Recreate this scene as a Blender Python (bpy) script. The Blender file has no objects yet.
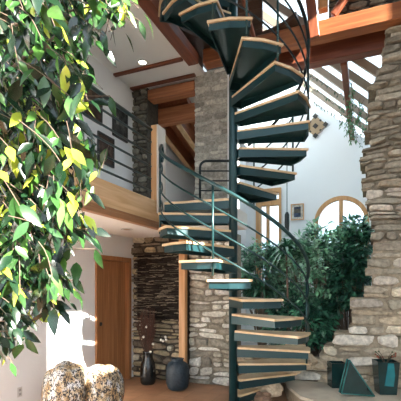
import bpy, math, random
from mathutils import Vector, Matrix, noise
R = math.radians
random.seed(7)
COL = bpy.context.scene.collection
F = 400.0; CX = 200.5; HY = 285.0; EYE = 1.6
TH = math.atan(167/400); c0, s0 = math.cos(TH), math.sin(TH)

# ---------- survey helpers: turn a sighting of the photograph into a point in the room
def onD(px, py, d):
    r = (px-CX)/F*d
    return Vector((r*c0-d*s0, r*s0+d*c0, EYE+(HY-py)*d/F))
def onX(px, py, X):
    k = (px-CX)/F
    return onD(px, py, X/(k*c0-s0))
def onY(px, py, Y):
    k = (px-CX)/F
    return onD(px, py, Y/(k*s0+c0))
def onZ(px, py, Z):
    return onD(px, py, (Z-EYE)*F/(HY-py))
def rnd(a, b): return random.uniform(a, b)
def lerp(a, b, t): return a+(b-a)*t

# ---------- mesh builder
class MB:
    def __init__(s): s.v = []; s.f = []; s.c = []; s.sm = []
    def add(s, vs, fs, col=(1, 1, 1), smooth=False):
        n = len(s.v)
        s.v += [Vector(p) for p in vs]
        for f in fs:
            s.f.append([i+n for i in f]); s.c.append(col); s.sm.append(smooth)
    def box(s, a, b, col=(1, 1, 1), bev=0.0, M=None):
        x0, y0, z0 = [min(a[i], b[i]) for i in range(3)]; x1, y1, z1 = [max(a[i], b[i]) for i in range(3)]
        e = min(bev, (x1-x0)*.45, (y1-y0)*.45, (z1-z0)*.45)
        if e <= 0:
            vs = [(x, y, z) for z in (z0, z1) for y in (y0, y1) for x in (x0, x1)]
            fs = [(0, 2, 3, 1), (4, 5, 7, 6), (0, 1, 5, 4), (2, 6, 7, 3), (0, 4, 6, 2), (1, 3, 7, 5)]
        else:
            vs = []; idx = {}
            for i, x in enumerate((x0, x1)):
                for j, y in enumerate((y0, y1)):
                    for k, z in enumerate((z0, z1)):
                        sx, sy, sz = (1 if i == 0 else -1), (1 if j == 0 else -1), (1 if k == 0 else -1)
                        idx[i, j, k, 0] = len(vs); vs.append((x, y+sy*e, z+sz*e))
                        idx[i, j, k, 1] = len(vs); vs.append((x+sx*e, y, z+sz*e))
                        idx[i, j, k, 2] = len(vs); vs.append((x+sx*e, y+sy*e, z))
            g = lambda i, j, k, a: idx[i, j, k, a]
            fs = []
            for i in (0, 1):
                q = [g(i, 0, 0, 0), g(i, 0, 1, 0), g(i, 1, 1, 0), g(i, 1, 0, 0)]; fs.append(q if i == 0 else q[::-1])
                q = [g(0, i, 0, 1), g(1, i, 0, 1), g(1, i, 1, 1), g(0, i, 1, 1)]; fs.append(q if i == 0 else q[::-1])
                q = [g(0, 0, i, 2), g(0, 1, i, 2), g(1, 1, i, 2), g(1, 0, i, 2)]; fs.append(q if i == 0 else q[::-1])
            for i in (0, 1):
                for j in (0, 1):
                    fs.append([g(i, j, 0, 0), g(i, j, 1, 0), g(i, j, 1, 1), g(i, j, 0, 1)])
                    fs.append([g(i, 0, j, 0), g(i, 1, j, 0), g(i, 1, j, 2), g(i, 0, j, 2)])
                    fs.append([g(0, i, j, 1), g(1, i, j, 1), g(1, i, j, 2), g(0, i, j, 2)])
                    for k in (0, 1): fs.append([g(i, j, k, 0), g(i, j, k, 1), g(i, j, k, 2)])
        if M: vs = [M @ Vector(p) for p in vs]
        s.add(vs, fs, col)
    def beam(s, a, b, w, h, col=(1, 1, 1), bev=.008):
        a, b = Vector(a), Vector(b); L = (b-a).length; x = (b-a)/L
        up = Vector((0, 0, 1)) if abs(x.z) < .95 else Vector((0, 1, 0))
        y = up.cross(x).normalized(); z = x.cross(y)
        M = Matrix(((x.x, y.x, z.x, a.x), (x.y, y.y, z.y, a.y), (x.z, y.z, z.z, a.z), (0, 0, 0, 1)))
        s.box((0, -w/2, -h/2), (L, w/2, h/2), col, bev, M)
    def tube(s, pts, r, seg=8, col=(1, 1, 1), cap=True):
        pts = [Vector(p) for p in pts]; n = len(pts); rr = r if isinstance(r, (list, tuple)) else [r]*n
        t0 = (pts[1]-pts[0]).normalized()
        u = t0.cross(Vector((0, 0, 1)))
        if u.length < .1: u = t0.cross(Vector((0, 1, 0)))
        u.normalize(); vs = []
        for i, p in enumerate(pts):
            t = (pts[min(i+1, n-1)]-pts[max(i-1, 0)]).normalized()
            u = (u-t*u.dot(t)).normalized(); w = t.cross(u)
            for k in range(seg):
                a = 2*math.pi*k/seg
                vs.append(p+(u*math.cos(a)+w*math.sin(a))*rr[i])
        fs = [(i*seg+k, i*seg+(k+1) % seg, (i+1)*seg+(k+1) % seg, (i+1)*seg+k) for i in range(n-1) for k in range(seg)]
        if cap: fs += [tuple(range(seg))[::-1], tuple((n-1)*seg+k for k in range(seg))]
        s.add(vs, fs, col, True)
    def lathe(s, prof, ctr, seg=28, col=(1, 1, 1)):
        vs = []; n = len(prof)
        for r, z in prof:
            for k in range(seg):
                a = 2*math.pi*k/seg; vs.append((ctr[0]+r*math.cos(a), ctr[1]+r*math.sin(a), ctr[2]+z))
        fs = [(i*seg+k, i*seg+(k+1) % seg, (i+1)*seg+(k+1) % seg, (i+1)*seg+k) for i in range(n-1) for k in range(seg)]
        fs += [tuple(range(seg))[::-1], tuple((n-1)*seg+k for k in range(seg))]
        s.add(vs, fs, col, True)
    def prism(s, poly, z0, z1, col=(1, 1, 1)):
        n = len(poly)
        vs = [(p[0], p[1], z0) for p in poly]+[(p[0], p[1], z1) for p in poly]
        fs = [tuple(range(n))[::-1], tuple(range(n, 2*n))]+[(i, (i+1) % n, n+(i+1) % n, n+i) for i in range(n)]
        s.add(vs, fs, col)
    def extrude(s, loop, off, col=(1, 1, 1)):
        n = len(loop); off = Vector(off)
        vs = [Vector(p) for p in loop]+[Vector(p)+off for p in loop]
        fs = [tuple(range(n))[::-1], tuple(range(n, 2*n))]+[(i, (i+1) % n, n+(i+1) % n, n+i) for i in range(n)]
        s.add(vs, fs, col)
    def build(s, name, mat, parent=None, org=None):
        if org is None:
            if parent is not None: org = Vector((0, 0, 0))
            else:
                xs = [p.x for p in s.v]; ys = [p.y for p in s.v]; zs = [p.z for p in s.v]
                org = Vector(((min(xs)+max(xs))/2, (min(ys)+max(ys))/2, min(zs)))
        me = bpy.data.meshes.new(name)
        w = Vector((0, 0, 0)); q = parent
        while q is not None: w += q.location; q = q.parent
        base = w+Vector(org) if parent is None else w
        me.from_pydata([p-base for p in s.v], [], s.f)
        ca = me.color_attributes.new('Col', 'FLOAT_COLOR', 'CORNER')
        data = []
        for i, f in enumerate(s.f):
            cc = s.c[i]
            for _ in f: data += [cc[0], cc[1], cc[2], 1.0]
        ca.data.foreach_set('color', data)
        me.polygons.foreach_set('use_smooth', s.sm)
        me.materials.append(mat); me.update()
        bm_fix(me)
        o = bpy.data.objects.new(name, me); COL.objects.link(o)
        if parent is not None: o.parent = parent
        else: o.location = base
        return o
import bmesh
def bm_fix(me):
    bm = bmesh.new(); bm.from_mesh(me); bmesh.ops.recalc_face_normals(bm, faces=bm.faces); bm.to_mesh(me); bm.free()
def tag(o, label=None, cat=None, group=None, kind=None):
    if label: o['label'] = label
    if cat: o['category'] = cat
    if group: o['group'] = group
    if kind: o['kind'] = kind
    return o
def empty(name, loc):
    o = bpy.data.objects.new(name, None); COL.objects.link(o); o.location = loc; o.empty_display_size = .1
    return o
def structure(o, label=None, cat=None): return tag(o, label, cat, kind='structure')

# ---------- materials
def newmat(name):
    m = bpy.data.materials.new(name); m.use_nodes = True; nt = m.node_tree
    return m, nt, nt.nodes['Principled BSDF']
def plain(name, col, rough=.6, metal=0.0, var=.08, scale=6, bump=0.0, bscale=60, spec=.5):
    m, nt, b = newmat(name); N = nt.nodes.new; L = nt.links.new
    tc = N('ShaderNodeTexCoord'); nz = N('ShaderNodeTexNoise'); nz.inputs['Scale'].default_value = scale; nz.inputs['Detail'].default_value = 5
    L(tc.outputs['Object'], nz.inputs['Vector'])
    mx = N('ShaderNodeMix'); mx.data_type = 'RGBA'
    mx.inputs[6].default_value = (*[x*(1-var) for x in col], 1); mx.inputs[7].default_value = (*[min(1, x*(1+var)) for x in col], 1)
    L(nz.outputs['Fac'], mx.inputs[0]); L(mx.outputs[2], b.inputs['Base Color'])
    b.inputs['Roughness'].default_value = rough; b.inputs['Metallic'].default_value = metal; b.inputs['Specular IOR Level'].default_value = spec
    if bump:
        n2 = N('ShaderNodeTexNoise'); n2.inputs['Scale'].default_value = bscale; n2.inputs['Detail'].default_value = 6; L(tc.outputs['Object'], n2.inputs['Vector'])
        bp = N('ShaderNodeBump'); bp.inputs['Strength'].default_value = bump; bp.inputs['Distance'].default_value = .02
        L(n2.outputs['Fac'], bp.inputs['Height']); L(bp.outputs['Normal'], b.inputs['Normal'])
    return m
def wood(name, c1, c2, scale=(1, 14, 14), rough=.45):
    m, nt, b = newmat(name); N = nt.nodes.new; L = nt.links.new
    tc = N('ShaderNodeTexCoord'); mp = N('ShaderNodeMapping'); mp.inputs['Scale'].default_value = scale
    L(tc.outputs['Object'], mp.inputs['Vector'])
    nz = N('ShaderNodeTexNoise'); nz.inputs['Scale'].default_value = 1.6; nz.inputs['Detail'].default_value = 6; nz.inputs['Distortion'].default_value = .6
    L(mp.outputs['Vector'], nz.inputs['Vector'])
    rp = N('ShaderNodeValToRGB'); rp.color_ramp.elements[0].position = .32; rp.color_ramp.elements[1].position = .68
    rp.color_ramp.elements[0].color = (*c1, 1); rp.color_ramp.elements[1].color = (*c2, 1)
    L(nz.outputs['Fac'], rp.inputs['Fac']); L(rp.outputs['Color'], b.inputs['Base Color'])
    b.inputs['Roughness'].default_value = rough
    bp = N('ShaderNodeBump'); bp.inputs['Strength'].default_value = .15; bp.inputs['Distance'].default_value = .01
    L(nz.outputs['Fac'], bp.inputs['Height']); L(bp.outputs['Normal'], b.inputs['Normal'])
    return m
def vcol(name, rough=.85, nscale=22, lo=.55, hi=1.25, bump=.6, spec=.3, bscale=35, dist=.03, trans=0):
    """colour comes from the per-face attribute, mottled by noise"""
    m, nt, b = newmat(name); N = nt.nodes.new; L = nt.links.new
    at = N('ShaderNodeAttribute'); at.attribute_name = 'Col'
    tc = N('ShaderNodeTexCoord'); nz = N('ShaderNodeTexNoise'); nz.inputs['Scale'].default_value = nscale; nz.inputs['Detail'].default_value = 7; nz.inputs['Roughness'].default_value = .65
    L(tc.outputs['Object'], nz.inputs['Vector'])
    mr = N('ShaderNodeMapRange'); mr.inputs['From Min'].default_value = .3; mr.inputs['From Max'].default_value = .7; mr.inputs['To Min'].default_value = lo; mr.inputs['To Max'].default_value = hi
    L(nz.outputs['Fac'], mr.inputs['Value'])
    vm = N('ShaderNodeVectorMath'); vm.operation = 'SCALE'; L(at.outputs['Color'], vm.inputs[0]); L(mr.outputs['Result'], vm.inputs['Scale'])
    L(vm.outputs['Vector'], b.inputs['Base Color']); b.inputs['Roughness'].default_value = rough; b.inputs['Specular IOR Level'].default_value = spec
    if bump:
        n2 = N('ShaderNodeTexNoise'); n2.inputs['Scale'].default_value = bscale; n2.inputs['Detail'].default_value = 8; L(tc.outputs['Object'], n2.inputs['Vector'])
        bp = N('ShaderNodeBump'); bp.inputs['Strength'].default_value = bump; bp.inputs['Distance'].default_value = dist
        L(n2.outputs['Fac'], bp.inputs['Height']); L(bp.outputs['Normal'], b.inputs['Normal'])
    if trans:
        tr = N('ShaderNodeBsdfTranslucent'); L(vm.outputs['Vector'], tr.inputs['Color'])
        ms = N('ShaderNodeMixShader'); ms.inputs[0].default_value = trans
        out = nt.nodes['Material Output']; L(b.outputs[0], ms.inputs[1]); L(tr.outputs[0], ms.inputs[2]); L(ms.outputs[0], out.inputs['Surface'])
    return m
def tiles():
    m, nt, b = newmat('terracotta_floor'); N = nt.nodes.new; L = nt.links.new
    tc = N('ShaderNodeTexCoord'); br = N('ShaderNodeTexBrick'); br.offset = .5; br.squash = 1
    br.inputs['Scale'].default_value = 1; br.inputs['Brick Width'].default_value = .42; br.inputs['Row Height'].default_value = .42
    br.inputs['Mortar Size'].default_value = .006; br.inputs['Color1'].default_value = (.36, .185, .10, 1); br.inputs['Color2'].default_value = (.43, .23, .125, 1)
    br.inputs['Mortar'].default_value = (.30, .15, .085, 1)
    L(tc.outputs['Object'], br.inputs['Vector'])
    nz = N('ShaderNodeTexNoise'); nz.inputs['Scale'].default_value = 5; nz.inputs['Detail'].default_value = 8; L(tc.outputs['Object'], nz.inputs['Vector'])
    mr = N('ShaderNodeMapRange'); mr.inputs['To Min'].default_value = .6; mr.inputs['To Max'].default_value = 1.35; L(nz.outputs['Fac'], mr.inputs['Value'])
    vm = N('ShaderNodeVectorMath'); vm.operation = 'SCALE'; L(br.outputs['Color'], vm.inputs[0]); L(mr.outputs['Result'], vm.inputs['Scale'])
    L(vm.outputs['Vector'], b.inputs['Base Color']); b.inputs['Roughness'].default_value = .4
    return m
def glassmat(name, tint=(.9, .97, 1), refl=.12):
    m, nt, b = newmat(name); N = nt.nodes.new; L = nt.links.new
    t = N('ShaderNodeBsdfTransparent'); t.inputs['Color'].default_value = (*tint, 1)
    g = N('ShaderNodeBsdfGlossy'); g.inputs['Roughness'].default_value = .03
    ms = N('ShaderNodeMixShader'); ms.inputs[0].default_value = refl
    L(t.outputs[0], ms.inputs[1]); L(g.outputs[0], ms.inputs[2]); L(ms.outputs[0], nt.nodes['Material Output'].inputs['Surface'])
    return m
def speckle():
    m, nt, b = newmat('speckled_granite'); N = nt.nodes.new; L = nt.links.new
    tc = N('ShaderNodeTexCoord'); mp = N('ShaderNodeMapping'); mp.inputs['Scale'].default_value = (1, 1, .55); L(tc.outputs['Object'], mp.inputs['Vector'])
    n1 = N('ShaderNodeTexNoise'); n1.inputs['Scale'].default_value = 12; n1.inputs['Detail'].default_value = 3; L(mp.outputs['Vector'], n1.inputs['Vector'])
    r1 = N('ShaderNodeValToRGB'); e = r1.color_ramp.elements; e[0].position = .40; e[0].color = (.44, .28, .13, 1); e[1].position = .60; e[1].color = (.74, .75, .76, 1)
    x = e.new(.5); x.color = (.62, .50, .33, 1); L(n1.outputs['Fac'], r1.inputs['Fac'])
    n2 = N('ShaderNodeTexNoise'); n2.inputs['Scale'].default_value = 55; n2.inputs['Detail'].default_value = 4; n2.inputs['Distortion'].default_value = 1.2; L(mp.outputs['Vector'], n2.inputs['Vector'])
    r2 = N('ShaderNodeValToRGB'); e = r2.color_ramp.elements; e[0].position = .48; e[0].color = (1, 1, 1, 1); e[1].position = .53; e[1].color = (0, 0, 0, 1)
    L(n2.outputs['Fac'], r2.inputs['Fac'])
    mx = N('ShaderNodeMix'); mx.data_type = 'RGBA'; mx.inputs[6].default_value = (.02, .018, .02, 1)
    L(r2.outputs['Color'], mx.inputs[0]); L(r1.outputs['Color'], mx.inputs[7])
    inv = N('ShaderNodeMath'); inv.operation = 'SUBTRACT'; inv.inputs[0].default_value = 1; L(r2.outputs['Color'], inv.inputs[1])
    L(mx.outputs[2], b.inputs['Base Color']); b.inputs['Roughness'].default_value = .5
    return m

M_white = plain('white_plaster', (.84, .85, .86), .85, var=.03, scale=2, bump=.1, bscale=30)
M_ceil = plain('ceiling_paint', (.82, .79, .75), .9, var=.02)
M_floor = tiles()
M_stoneL = vcol('rubble_stone'); M_stoneR = vcol('fieldstone', nscale=16, lo=.6, hi=1.25)
M_oakX = wood('honey_fir_x', (.50, .24, .09), (.68, .40, .19), (.8, 12, 12))
M_oakY = wood('honey_fir_y', (.56, .33, .15), (.76, .52, .29), (12, .8, 12))
M_oakZ = wood('honey_fir_z', (.50, .24, .09), (.68, .38, .17), (12, 12, .8))
M_redX = wood('redwood_x', (.12, .03, .013), (.21, .06, .026), (.8, 12, 12))
M_redX2 = wood('redwood_orange_x', (.22, .065, .022), (.36, .125, .042), (.8, 12, 12))
M_rafR = wood('rafter_redwood', (.22, .07, .03), (.36, .12, .05), (12, .8, 12))
M_redX3 = wood('header_redwood_x', (.30, .10, .04), (.52, .21, .09), (.8, 12, 12))
M_redD = wood('dark_boards_y', (.05, .025, .015), (.09, .045, .025), (12, 1, 1))
M_redY = wood('redwood_y', (.14, .035, .016), (.25, .07, .028), (12, .8, 12))
M_redZ = wood('redwood_z', (.15, .04, .018), (.27, .08, .035), (12, 12, .8))
M_door = wood('door_wood', (.30, .125, .045), (.44, .20, .08), (16, 16, .7))
M_rafter = wood('rafter_wood', (.30, .22, .16), (.42, .33, .25), (1, 10, 1))
M_steel = plain('teal_painted_steel', (.006, .040, .047), .42, metal=.25, var=.15, spec=.6)
M_rail = plain('dark_green_rail_paint', (.012, .05, .052), .3, metal=.3, var=.1, spec=.6)
M_railD = plain('blackened_steel', (.012, .02, .022), .4, metal=.3, var=.1)
M_tread = wood('tread_maple', (.58, .38, .20), (.78, .58, .36), (3, 3, 3))
M_leaf = vcol('glossy_leaf', rough=.27, nscale=30, lo=.8, hi=1.2, bump=0, spec=.8, trans=.18)
_b = M_leaf.node_tree.nodes['Principled BSDF']; _b.inputs['Coat Weight'].default_value = 0; _b.inputs['Coat Roughness'].default_value = .38
M_leaf2 = vcol('shrub_leaf', rough=.3, nscale=10, lo=.8, hi=1.2, bump=0, spec=.6, trans=.2)
M_bark = plain('bark', (.16, .11, .08), .9, var=.3, scale=20, bump=.4)
M_glass = glassmat('window_glass')
M_dark = plain('dark_glaze', (.012, .013, .013), .22, var=.3, spec=.6)
M_blue = plain('blue_grey_mottled_glaze', (.02, .033, .045), .45, var=.8, scale=28, bump=.5, bscale=40)
M_teal = plain('teal_glazed', (.008, .16, .19), .18, var=.4, scale=9, spec=.7)
M_tealD = plain('dark_teal_glaze', (.006, .028, .028), .2, var=.5, scale=9, spec=.6)
M_twig = vcol('woven_twigs', rough=.8, bump=0, nscale=40)
M_frame = plain('dark_frame', (.03, .025, .022), .5)
M_photo = vcol('print', rough=.6, bump=0, nscale=14, lo=.3, hi=1.7)
M_rock = vcol('rough_rock', nscale=9, lo=.6, hi=1.25, bump=.7)
M_granite = speckle(); M_pod = vcol('pod', bump=0)
M_plastic = plain('outlet_plastic', (.62, .62, .6), .4, var=.02)
M_slab = plain('limestone_slab', (.54, .47, .37), .8, var=.25, scale=7, bump=.3)
def emit(name, col, st):
    m, nt, b = newmat(name); b.inputs['Emission Color'].default_value = (*col, 1); b.inputs['Emission Strength'].default_value = st; b.inputs['Base Color'].default_value = (.8, .8, .8, 1)
    return m
M_lamp = emit('lamp_lens', (1, .85, .6), 4)

# ---------- rubble masonry
def stone(mb, u0, u1, v0, v1, dep, col, put):
    n = 12; cu, cv = (u0+u1)/2, (v0+v1)/2; hu, hv = (u1-u0)/2, (v1-v0)/2
    ring = []
    e = rnd(.35, .8); sk = rnd(-.28, .28); wd = rnd(-.22, .22)
    for k in range(n):
        a = 2*math.pi*(k+.5)/n; ca, sa = math.cos(a), math.sin(a)
        x = math.copysign(abs(ca)**e, ca); y = math.copysign(abs(sa)**e, sa)
        x, y = x*rnd(.86, 1.06)+sk*y*min(1, hv/hu), y*rnd(.78, 1.10)*(1+wd*x)
        ring.append((x, y))
    tilt = rnd(-.25, .25); tv = rnd(-.3, .3)
    vs = []
    for sc, dd in ((1, -.03), (.97, dep*.55), (.80, dep), (.35, dep*1.08)):
        for x, y in ring:
            X, Y = x*(sc if sc > .9 else sc*rnd(.93, 1.05)), y*(sc if sc > .9 else sc*rnd(.9, 1.05))
            q = dd if dd < 0 else dd*(1+tilt*X+tv*Y)
            vs.append(put(cu+X*hu, cv+Y*hv, q))
    vs.append(put(cu, cv, dep))
    fs = [(i*n+k, i*n+(k+1) % n, (i+1)*n+(k+1) % n, (i+1)*n+k) for i in range(3) for k in range(n)]
    fs += [(3*n+k, 3*n+(k+1) % n, 4*n) for k in range(n)]
    mb.add(vs, fs, col)
def masonry(mb, left, right, v0, v1, put, pal, mortar, ch=(.06, .14), sw=(.14, .42), dep=(.02, .06), thick=.4, gap=.010, ragged=0):
    """left(v), right(v) give the ends of each course"""
    v = v0
    while v < v1-.02:
        h = min(rnd(*ch), v1-v)
        if v1-v-h < .03: h = v1-v
        vm = v+h/2
        l = left(vm)+rnd(-ragged, ragged); r = right(vm)
        if r-l > .05:
            P = [put(a, b, -q) for q in (0, thick) for b in (v, v+h) for a in (l+.02, r)]
            mb.add(P, [(0, 1, 3, 2), (4, 6, 7, 5), (0, 4, 5, 1), (2, 3, 7, 6), (0, 2, 6, 4), (1, 5, 7, 3)], mortar)
            u = l
            while u < r-.01:
                w = rnd(*sw)
                if r-u-w < .09: w = r-u
                colr = pal(vm)
                # sometimes split a tall course into two thin stones
                if h > .11 and random.random() < .25:
                    m = rnd(.4, .6)
                    stone(mb, u+gap, u+w-gap, v+gap*.7, v+h*m-gap*.7, rnd(*dep), colr, put)
                    stone(mb, u+gap, u+w-gap, v+h*m+gap*.7, v+h-gap*.7, rnd(*dep), pal(vm), put)
                else:
                    stone(mb, u+gap, u+w-gap, v+gap*.8, v+h-gap*.8, rnd(*dep), colr, put)
                u += w
        v += h
def pick(*cs):
    def f(v):
        a = random.choice(cs); k = rnd(.78, 1.18); return tuple(min(1, x*k) for x in a)
    return f

# ================= THE SETTING =================
XL = -3.77; YB = 6.0; ZS = 2.41; ZG = 2.70; ZC = 5.0; XG = -2.72; XW0 = 3.2; PXX = -1.575; YG = 5.2
# floor
mb = MB(); mb.box((-4.0, -2.5, -.12), (3.4, 10.2, 0)); structure(mb.build('floor', M_floor))
# left wall, full height, with a door recess
mb = MB()
dY0, dY1, dZ = 4.97, 5.84, 2.02
mb.box((XL-.2, -2.5, 0), (XL, dY0, ZC+.1)); mb.box((XL-.2, dY1, 0), (XL, YB, ZC+.1)); mb.box((XL-.2, dY0, dZ), (XL, dY1, ZC+.1))
mb.box((XL-.2, YB, ZG), (XL, 9.8, ZC+.1))
structure(mb.build('wall_left', M_white))
# door
dr = empty('door_1', (XL-.06, (dY0+dY1)/2, 0)); structure(dr, 'tall plain wooden door with a flat wooden surround in the white wall', 'door')
mb = MB()
for i in range(7):
    a = dY0+.005+i*(dY1-dY0-.01)/7; mb.box((XL-.10, a, .01), (XL-.055, a+(dY1-dY0-.01)/7-.003, dZ-.01), bev=.003)
mb.build('door_panel', M_door, dr)
mb = MB()
mb.box((XL-.12, dY0-.045, 0), (XL+.03, dY0+.03, dZ+.04), bev=.004); mb.box((XL-.12, dY1-.03, 0), (XL+.03, dY1+.045, dZ+.04), bev=.004)
mb.box((XL-.12, dY0+.031, dZ-.03), (XL+.03, dY1-.031, dZ+.04), bev=.004)
mb.build('door_frame', M_door, dr)
mb = MB(); mb.lathe([(.012, 0), (.014, .03), (.03, .04), (.03, .06), (.01, .07)], (0, 0, 0), 14)
for p in mb.v: p.x, p.y, p.z = XL-.055+p.z, dY0+.10+p.x, 1.0+p.y
mb.build('door_handle', M_frame, dr)
mb = MB(); mb.box((XL+.002, -2.5, 0), (XL+.02, dY0-.05, .07), bev=.004); structure(mb.build('baseboard_left', M_white))

# rear rubble wall
palL = pick((.66, .54, .34), (.52, .42, .27), (.74, .68, .54), (.36, .29, .20), (.62, .50, .31), (.24, .19, .14), (.30, .24, .17))
palW = pick((.62, .57, .46), (.80, .77, .70), (.50, .44, .35), (.40, .36, .29), (.76, .72, .63))
mort = (.10, .08, .06)
def warp(u, v):
    return v+.045*noise.noise(Vector((u*1.5, v*2.2, 3)))+.018*noise.noise(Vector((u*6, v*5, 9)))
def put(u, v, q): return Vector((u, YB-q, max(.0, warp(u, v)) if v > .01 else v))
mb = MB()
xpost = onY(187, 300, YB).x; xR = onY(234, 300, YB).x
masonry(mb, lambda v: XL-.06, lambda v: xpost-.03, 0, ZS+.05, put, palL, mort, (.05, .17), (.11, .44), (.02, .07), .38, gap=.012)
masonry(mb, lambda v: xpost+.03, lambda v: xR, 0, ZS, put, palW, (.30, .26, .20), (.05, .15), (.12, .46), (.015, .05), .38, gap=.010)
structure(mb.build('wall_back', M_stoneL))
mb = MB()
xa = onY(147.5, 150, YB).x; xp0 = onY(194, 150, YB).x; xp1 = onY(228, 150, YB).x
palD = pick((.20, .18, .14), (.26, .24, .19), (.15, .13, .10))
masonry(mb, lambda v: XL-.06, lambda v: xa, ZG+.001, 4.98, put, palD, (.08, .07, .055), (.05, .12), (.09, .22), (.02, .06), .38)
structure(mb.build('wall_back_column', M_stoneL))
mb = MB()
palP = pick((.58, .55, .47), (.50, .47, .40), (.66, .63, .55), (.42, .39, .33))
masonry(mb, lambda v: xp0, lambda v: xp1, ZG+.001, 5.055, put, palP, (.46, .43, .37), (.05, .13), (.12, .34), (.004, .02), .42, gap=.005)
structure(mb.build('wall_back_pier', M_stoneL))
mb = MB(); mb.box((xp1+.001, YB-.03, ZG+.001), (xp1+.05, YB+.42, 5.055)); structure(mb.build('wall_back_pier_plaster', M_white))

# right ruin-edged stone wall
prof = [(388, 20), (387, 45), (379, 57), (377, 72), (367, 86), (372, 95), (370, 110), (366, 122), (368, 140), (362, 155), (364, 170), (361, 190), (368, 205), (371, 225), (369, 245), (366, 262), (367, 280), (358, 292), (351, 303), (350, 318), (347, 328), (338, 336), (333, 345), (322, 352), (312, 360), (296, 366), (284, 378)]
pz = sorted([(onY(a, b, YB).z, onY(a, b, YB).x) for a, b in prof])
def leftR(v):
    if v <= pz[0][0]: return pz[0][1]
    for i in range(len(pz)-1):
        if pz[i][0] <= v <= pz[i+1][0]:
            return lerp(pz[i][1], pz[i+1][1], (v-pz[i][0])/(pz[i+1][0]-pz[i][0]+1e-6))
    return pz[-1][1]
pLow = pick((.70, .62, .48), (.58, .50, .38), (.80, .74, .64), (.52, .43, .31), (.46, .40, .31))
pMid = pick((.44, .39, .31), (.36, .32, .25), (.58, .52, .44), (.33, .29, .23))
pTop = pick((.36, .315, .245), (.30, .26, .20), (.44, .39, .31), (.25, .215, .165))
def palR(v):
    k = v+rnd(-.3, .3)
    return pLow(v) if k < 1.55 else (pMid(v) if k < 2.7 else pTop(v))  # lower stones paler: their own tone plus some sunlight painted in
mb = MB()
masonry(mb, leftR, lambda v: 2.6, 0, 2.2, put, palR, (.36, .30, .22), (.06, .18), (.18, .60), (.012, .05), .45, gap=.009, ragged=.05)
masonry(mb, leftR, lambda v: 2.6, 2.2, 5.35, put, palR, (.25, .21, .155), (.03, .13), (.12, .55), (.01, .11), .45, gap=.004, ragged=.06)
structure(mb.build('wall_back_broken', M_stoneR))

# gallery floor, soffit, fascia
mb = MB()
mb.box((XL, -1.5, ZS), (XG, YB-.002, ZG)); mb.box((XG, YG, ZS+.05), (-1.72, YB-.002, ZG)); mb.box((XL, YB, ZG-.1), (-2.95, 9.8, ZG))
structure(mb.build('floor_gallery', M_ceil))
mb = MB(); mb.box((XG+.001, -1.5, ZS+.06), (XG+.05, YG+.05, ZG+.055), bev=.004); structure(mb.build('trim_1', M_oakY))
mb = MB(); mb.box((XG-.03, -1.5, ZS-.035), (XG+.065, YG+.05, ZS+.025), bev=.004); mb.box((XG+.001, -1.5, ZS+.026), (XG+.06, YG+.05, ZS+.059), bev=.003)
structure(mb.build('trim_2', wood('brown_trim', (.26, .12, .05), (.40, .20, .09), (12, .8, 12))))
mb = MB(); mb.box((XG+.066, YG-.045, ZG-.10), (-1.66, YG-.002, ZG+.035), bev=.004); structure(mb.build('trim_3', M_oakX))
# ceiling of the gallery, with strips
mb = MB(); mb.box((XL-.2, -1.5, ZC), (-2.45, YB+.4, ZC+.08)); mb.box((XL-.2, YB+.4, ZC), (-2.75, 9.9, ZC+.08)); structure(mb.build('ceiling', M_ceil))
for i, y in enumerate((5.42, 6.0-.09)):
    mb = MB(); mb.box((XL, y-.035, ZC-.035), (-2.56, y+.035, ZC-.001), bev=.004); structure(mb.build('trim_%d' % (4+i), M_redX))
# header beams over the opening in the rear wall
def big_beam(name_mat, a, b, w, h, label, cat='beam', name='timber_beam'):
    mb = MB(); mb.beam(a, b, w, h, bev=.01); o = mb.build(name, name_mat); return tag(o, label, cat)
big_beam(M_redX3, (XL+.01, YB+.12, 4.88), (xp0, YB+.12, 4.88), .22, .17, 'orange-brown header beam nearest the gallery ceiling strip, left of the stone pier')
big_beam(M_redX3, (XL+.01, YB+.50, 4.66), (-2.66, YB+.50, 4.66), .16, .28, 'deep red-brown header beam below and behind the first one, left of the stone pier')
# long beams
big_beam(M_redY, (-2.47, 1.0, 5.06), (-2.47, YB-.36, 5.06), .17, .16, 'red-brown beam running along the edge of the gallery ceiling')
a = onY(193, 58, 5.8); b = onY(401, 8, 5.8)
big_beam(M_redX2, (-2.38, 5.88, 5.175), (2.6, 5.88, 5.175), .20, .23, 'long upper orange-brown beam crossing the room above the spiral stair')
big_beam(M_redX, (-2.0, 6.25, 5.07), (onY(386, 40, 6.2).x, 6.25, 5.07), .18, .30, 'lower dark red beam just under the long beam, ending at the stone wall')

# back room behind the gallery opening
mb = MB(); mb.box((XL, 9.8, ZG), (-2.9, 9.95, 5.1)); structure(mb.build('wall_back_room', M_white))
mb = MB()
mb.extrude([(XL, 6.45, 4.86), (XL, 9.8, 4.0), (XL, 9.8, 4.1), (XL, 6.45, 4.96)], (-2.95-XL, 0, 0)); structure(mb.build('ceiling_back_room', M_rafR))
for i, x in enumerate((-3.62, -3.2)):
    mb = MB(); mb.beam((x, 6.62, 4.68), (x, 9.75, 3.88), .09, .26, bev=.006)
    structure(mb.build('trim_%d' % (6+i), M_rafR))  # these are the sloping rafters of the back room
    mb = MB(); mb.beam((x, 6.62, 4.535), (x, 9.75, 3.735), .10, .03, bev=.004); structure(mb.build('trim_%d' % (8+i), M_oakY))  # pale strips that paint sunlight onto the rafters' lower edges
mb = MB(); mb.prism([(-2.56, 4.2), (-2.56, 7.0), (-.9, 7.0), (-.9, 5.57)]+[(PXX+.985*math.cos(R(a)), 4.85+.985*math.sin(R(a))) for a in range(50, 222, 8)], 5.295, 5.36)
structure(mb.build('ceiling_loft', M_redD))
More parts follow.
